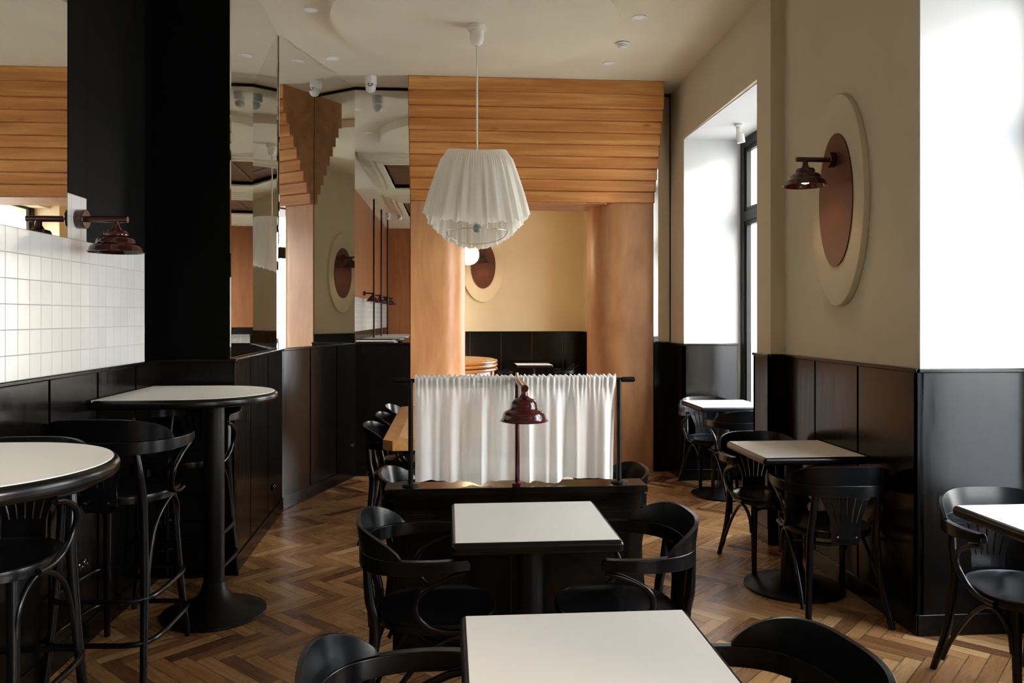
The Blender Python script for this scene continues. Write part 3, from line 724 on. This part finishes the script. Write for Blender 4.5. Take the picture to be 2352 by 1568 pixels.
# ovals
r = empty('oval_wall_panel', (XA, 4.25, 2.13), 0, 'cream oval relief with copper-brown oval plate on right wall', 'wall panel', 'oval wall panels')
b = BM(); ellipse_disc(b, 0, 0, .295, .588, -.036, 0); build('relief', b, M_wall, r, bevel=.004)
b = BM(); ellipse_disc(b, 0, 0, .190, .370, -.044, -.036); build('plate', b, M_oval, r, bevel=.002, label='copper-brown oval plate')
sconce((XA-.044, 4.26, 2.355), PI, 'oxblood wall lamp mounted on the oval plate of right wall')
r = empty('oval_wall_panel', (.545, 12.8, 2.31), 0, 'cream oval relief with copper-brown oval plate on far room wall', 'wall panel', 'oval wall panels')
R90 = Matrix.Rotation(PI/2, 4, 'Z')
b = BM(); ellipse_disc(b, 0, 0, .345, .588, -.03, 0); bmesh.ops.transform(b, matrix=R90, verts=b.verts); build('relief', b, M_far, r, bevel=.004)
b = BM(); ellipse_disc(b, 0, 0, .198, .37, -.04, -.03); bmesh.ops.transform(b, matrix=R90, verts=b.verts); build('plate', b, M_oval, r, label='copper-brown oval plate')
sconce((.545, 12.76, 2.50), -PI/2, 'oxblood wall lamp on the oval plate in the far room', True)

# ------------------------------------------------------------------ pendant lamp with skirt shade
r = empty('pendant_lamp', (PX+.005, PY-.02, 0), 0, 'white gathered skirt pendant lamp hanging from the round ceiling disc', 'pendant lamp')
zc = CZ-.095
build('canopy', lathe(BM(), [(.064, zc), (.064, zc-.034), (.058, zc-.036), (.058, zc-.040), (.049, zc-.041), (.050, zc-.08), (.047, zc-.10), (.038, zc-.122), (.022, zc-.136), (.010, zc-.14)], 36), M_ivory, r, smooth=35)
build('rod', tube(BM(), [(0, 0, zc-.13), (0, 0, 2.16)], .0075, 12, smooth=False), M_ivory, r, smooth=60)
def skirt(name, rt, rs, rh, ztop, seed, zh, pleats, amp, nv=26, band=True):
    rd = random.Random(seed); b = BM(); nth = 420; ph = [rd.random()*6.28 for _ in range(6)]
    def pl(th): return .55*math.sin(pleats*th+1.2*math.sin(3*th+ph[0])+ph[1])+.3*math.sin(pleats*1.7*th//1*0+int(pleats*1.6)*th+ph[2])+.25*math.sin(int(pleats*.45)*th+ph[3])
    rows = []
    for k in range(nv+1):
        v = k/nv; row = []
        for i in range(nth):
            th = 2*PI*i/nth; zs_ = ztop(th)-.045
            near = math.sin(th)
            if band and k <= 3:
                f = k/3; R = rt+(rs-rt)*f; z = ztop(th)+(zs_-ztop(th))*f; a = 0
            else:
                f = (k-3)/(nv-3) if band else v; z = zs_+(zh(th)-zs_)*f
                R = rs+(rh-rs)*(f**.82); a = amp*min(1, .25+f*1.1)
            fine = .0035*math.sin(90*th+ph[4])*math.exp(-((v-.16)*9)**2) if band else 0
            z += (.012*pl(th+.2)*v*v)
            RR = R+a*pl(th)+fine
            row.append(b.verts.new((RR*math.cos(th), RR*math.sin(th), z)))
        rows.append(row)
    for r0, r1 in zip(rows, rows[1:]):
        for i in range(nth): b.faces.new([r0[i], r0[(i+1) % nth], r1[(i+1) % nth], r1[i]])
    return build(name, b, M_skirt, r, smooth=True)
def zh(th):
    s = math.sin(th)      # -1 near camera, +1 far
    return 2.205+(-.105 if s < 0 else -.215)*abs(s)**1.6
def ztop(th):
    s = math.sin(th); return 2.655-(.036*abs(s)**2 if s < 0 else .0)
skirt('skirt_shade', .210, .238, .366, ztop, 5, zh, 24, .019)
def zh2(th):
    s = math.sin(th); return 2.14+(.0 if s < 0 else -.15)*abs(s)**1.6
skirt('lining', .235, .25, .315, lambda th: 2.56, 9, zh2, 34, .012, band=False)
def ring(R, z, rad, zf=None, n=64): return tube(BM(), [(R*math.cos(2*PI*i/n), R*math.sin(2*PI*i/n), z-(zf or 0)*max(0, math.sin(2*PI*i/n))) for i in range(n)], rad, 8, closed=True)
build('wire_ring', ring(.215, 2.085, .003, .07), M_brass, r, smooth=60)
build('wire_ring', ring(.215, 2.59, .003), M_brass, r, smooth=60)
b = BM()
for a in range(4):
    c, s = math.cos(a*PI/2+.3), math.sin(a*PI/2+.3)
    tube(b, [(0, 0, 2.56), (.215*c, .215*s, 2.59)], .0025, 6, smooth=False); tube(b, [(.215*c, .215*s, 2.59), (.215*c, .215*s, 2.085-.07*max(0, s))], .0022, 6, smooth=False)
build('wire_frame', b, M_brass, r)
build('socket', lathe(BM(), [(.02, 2.13), (.022, 2.20), (.012, 2.21)], 20), M_ivory, r, smooth=40)
build('bulb', lathe(BM(), [(0, 2.075), (.02, 2.082), (.029, 2.105), (.022, 2.13), (.014, 2.145)], 24), M_bulb, r, smooth=True)

# ------------------------------------------------------------------ small ceiling things
def downlight(x, y, lab):
    r = empty('downlight', (x, y, CZ), 0, lab, 'downlight', 'round recessed ceiling downlights')
    build('trim_ring', lathe(BM(), [(.055, 0), (.055, -.004), (.044, -.006), (.040, 0)], 32, caps=False), M_plast, r, smooth=30)
    build('lens', lathe(BM(), [(0, -.001), (.041, -.001), (.041, 0)], 32), mat('downlight_lens', (.7, .69, .66), .3, emit=(1, .97, .9), estr=.05), r)
for x, y, lb in ((-.965, 5.64, 'recessed downlight at upper left, near the ceiling disc'), (-.972, 6.68, 'recessed downlight above the angled mirror corner'), (1.36, 5.60, 'recessed downlight at upper right, right of the ceiling disc'), (1.35, 6.63, 'recessed downlight above right end of the wooden portal'),
                 (-.97, 3.2, 'recessed downlight above camera on the left'), (-1.0, 1.5, 'recessed downlight behind camera on the left'), (1.7, 2.2, 'recessed downlight above camera on the right')): downlight(x, y, lb)
r = empty('smoke_detector', (1.355, 6.13, CZ), 0, 'small white domed detector on ceiling between two downlights at right', 'detector')
build('housing', lathe(BM(), [(.052, 0), (.052, -.008), (.042, -.012), (.034, -.035), (.022, -.042), (0, -.043)], 32), M_plast, r, smooth=35)
build('base_ring', lathe(BM(), [(.054, 0), (.054, -.004), (.05, -.004)], 32), mat('grey_ring', (.25, .24, .22), .5), r)
r = empty('security_camera', (-.70, 7.17, CZ), 0, 'white turret security camera on ceiling above mirror left of the portal', 'camera')
build('mount', lathe(BM(), [(.055, 0), (.054, -.05), (.050, -.075), (.044, -.08)], 32), M_plast, r, smooth=35)
Mx = T(0, -.02, -.105) @ Matrix.Rotation(math.radians(62), 4, 'X')
build('eyeball', lathe(BM(), [(0, -.045)]+[(.046*math.cos(a), .046*math.sin(a)) for a in [x*.2-1.2 for x in range(12)]]+[(.026, .042)], 28, Mx), M_plast, r, smooth=50)
build('lens', lathe(BM(), [(0, .040), (.022, .043), (.022, .038)], 24, Mx @ Matrix.Diagonal((1, 1, 1, 1))), M_lens, r, smooth=40)
seccam = bpy.data.objects['security_camera']; cat(seccam, group='white turret security cameras')
place(copy_tree(seccam), (-1.36, -1.5, CZ), PI, 'white security camera on ceiling seen in mirror left of portal, left of two')
place(copy_tree(seccam), (-1.12, -1.5, CZ), PI, 'white security camera on ceiling seen in mirror left of portal, right of two')
r = empty('spotlight', (2.41, 6.45, 3.094), 0, 'small white cylinder spotlight hanging in the far window niche', 'spotlight')
build('mount', lathe(BM(), [(.036, 0), (.036, -.022), (.032, -.024)], 24), M_plast, r, smooth=35)
build('stem', tube(BM(), [(0, 0, -.02), (0, 0, -.10)], .020, 14, smooth=False), M_plast, r, smooth=40)
build('head', lathe(BM(), [(.030, 0), (.033, -.003), (.033, -.072), (.028, -.072), (.026, -.06)], 24, T(.012, 0, -.085) @ Matrix.Rotation(-.14, 4, 'Y')), M_plast, r, smooth=40)

# sockets on the wainscot
def sock(loc_, rz, lab):
    r = empty('wall_socket', loc_, rz, lab, 'socket', 'small glossy double wall sockets')
    for s in (-1, 1):
        build('socket_ring', lathe(BM(), [(.021, 0), (.021, .008), (.017, .010), (.014, .006), (0, .006)], 24, T(s*.024, 0, 0) @ Matrix.Rotation(PI/2, 4, 'X')), M_lens, r, smooth=40)
        build('rocker', lathe(BM(), [(.004, .006), (.003, .018), (0, .02)], 10, T(s*.024, 0, .003) @ Matrix.Rotation(PI/2, 4, 'X')), M_chrome, r, smooth=40)
aF = math.atan2(F1[1]-E1[1], F1[0]-E1[0]); aE = math.atan2(E1[1]-E0[1], E1[0]-E0[0])
sock((E1[0]+(F1[0]-E1[0])*.94+.001, E1[1]+(F1[1]-E1[1])*.94-.001, .30), aF, 'small double wall socket on angled black wainscot, near the oak table chairs')
sock((E0[0]+(E1[0]-E0[0])*.75+.002, E0[1]+(E1[1]-E0[1])*.75, .26), aE, 'small double wall socket on black wainscot right of the bar table')
sock((WL+.001, 3.68, .37), PI/2, 'small double wall socket on black wainscot behind the bar stools')

# ------------------------------------------------------------------ far room things
r = empty('service_counter', (-.28, 9.0, 0), 0, 'round counter with amber wood rim and white panels in far room', 'counter')
build('body', lathe(BM(), [(.78, 0), (.78, .88)], 64), mat('opal_panel', (.85, .84, .80), .4), r, smooth=30)
for i in range(14):
    a = 2*PI*i/14+.12; build('mullion', tube(BM(), [(.79*math.cos(a), .79*math.sin(a), .02), (.79*math.cos(a), .79*math.sin(a), .88)], .011, 8, smooth=False), M_amber, r, smooth=60)
b = BM()
for z in (.90, .945, .985): lathe(b, [(.74, z-.02)]+[(.80+.03*math.cos(q), z+.02*math.sin(q)) for q in [x*PI/6-PI/2 for x in range(7)]]+[(.74, z+.02)], 72)
build('rim', b, M_amber, r, smooth=60)
build('counter_top', lathe(BM(), [(.79, 1.0), (.79, 1.007), (0, 1.007)], 64), M_oak, r)
r = empty('globe_lamp', (.235, 9.6, 0), 0, 'lit opal globe lamp in the far room, just under the skirt lampshade', 'pendant lamp')
zg = 2.235
build('globe', lathe(BM(), [(.125*math.sin(a), zg-.125*math.cos(a)) for a in [PI*i/24 for i in range(25)]], 40), M_glow, r, smooth=True)
build('rod', tube(BM(), [(0, 0, zg+.12), (0, 0, 3.399)], .008, 10, smooth=False), M_brass, r, smooth=60)
ld = bpy.data.lights.new('globe_light', 'POINT'); lo = bpy.data.objects.new('globe_light', ld); col.objects.link(lo); lo.parent = r
ld.energy = 110; ld.color = (1, .66, .34); ld.shadow_soft_size = .13; lo.location = (0, 0, zg)

# ------------------------------------------------------------------ street outside the windows
struct('ground', box(BM(), 3.2, 40, -25, 35, -.3, -.15), mat('pavement', (.42, .42, .41), .9))
M_leaf = mat('tree_leaves', (.10, .16, .05), .7); M_bark = mat('bark', (.10, .07, .05), .9)
def tree(x, y, h, seed, lab):
    rd = random.Random(seed); r = empty('street_tree', (x, y, -.15), 0, lab, 'tree', 'street trees outside the windows')
    build('trunk', tube(BM(), [(0, 0, 0), (.05, .03, h*.4), (0, 0, h*.8)], [.16, .07], 10), M_bark, r, smooth=60)
    b = BM()
    for _ in range(1500):
        while True:
            p = Vector((rd.uniform(-1, 1), rd.uniform(-1, 1), rd.uniform(-1, 1)))
            if .2 < p.length < 1: break
        c = Vector((p.x*h*.32, p.y*h*.32, h*.7+p.z*h*.33)); u = Vector((rd.gauss(0, 1), rd.gauss(0, 1), rd.gauss(0, 1))).normalized()*.13; v_ = u.orthogonal().normalized()*.08
        b.faces.new([b.verts.new(c-u), b.verts.new(c+v_), b.verts.new(c+u), b.verts.new(c-v_)])
    build('crown', b, M_leaf, r)
tree(11, 3.5, 5.5, 1, 'green street tree outside, seen in the angled mirror through the window')
tree(12, -3, 6, 2, 'second green street tree outside the windows')
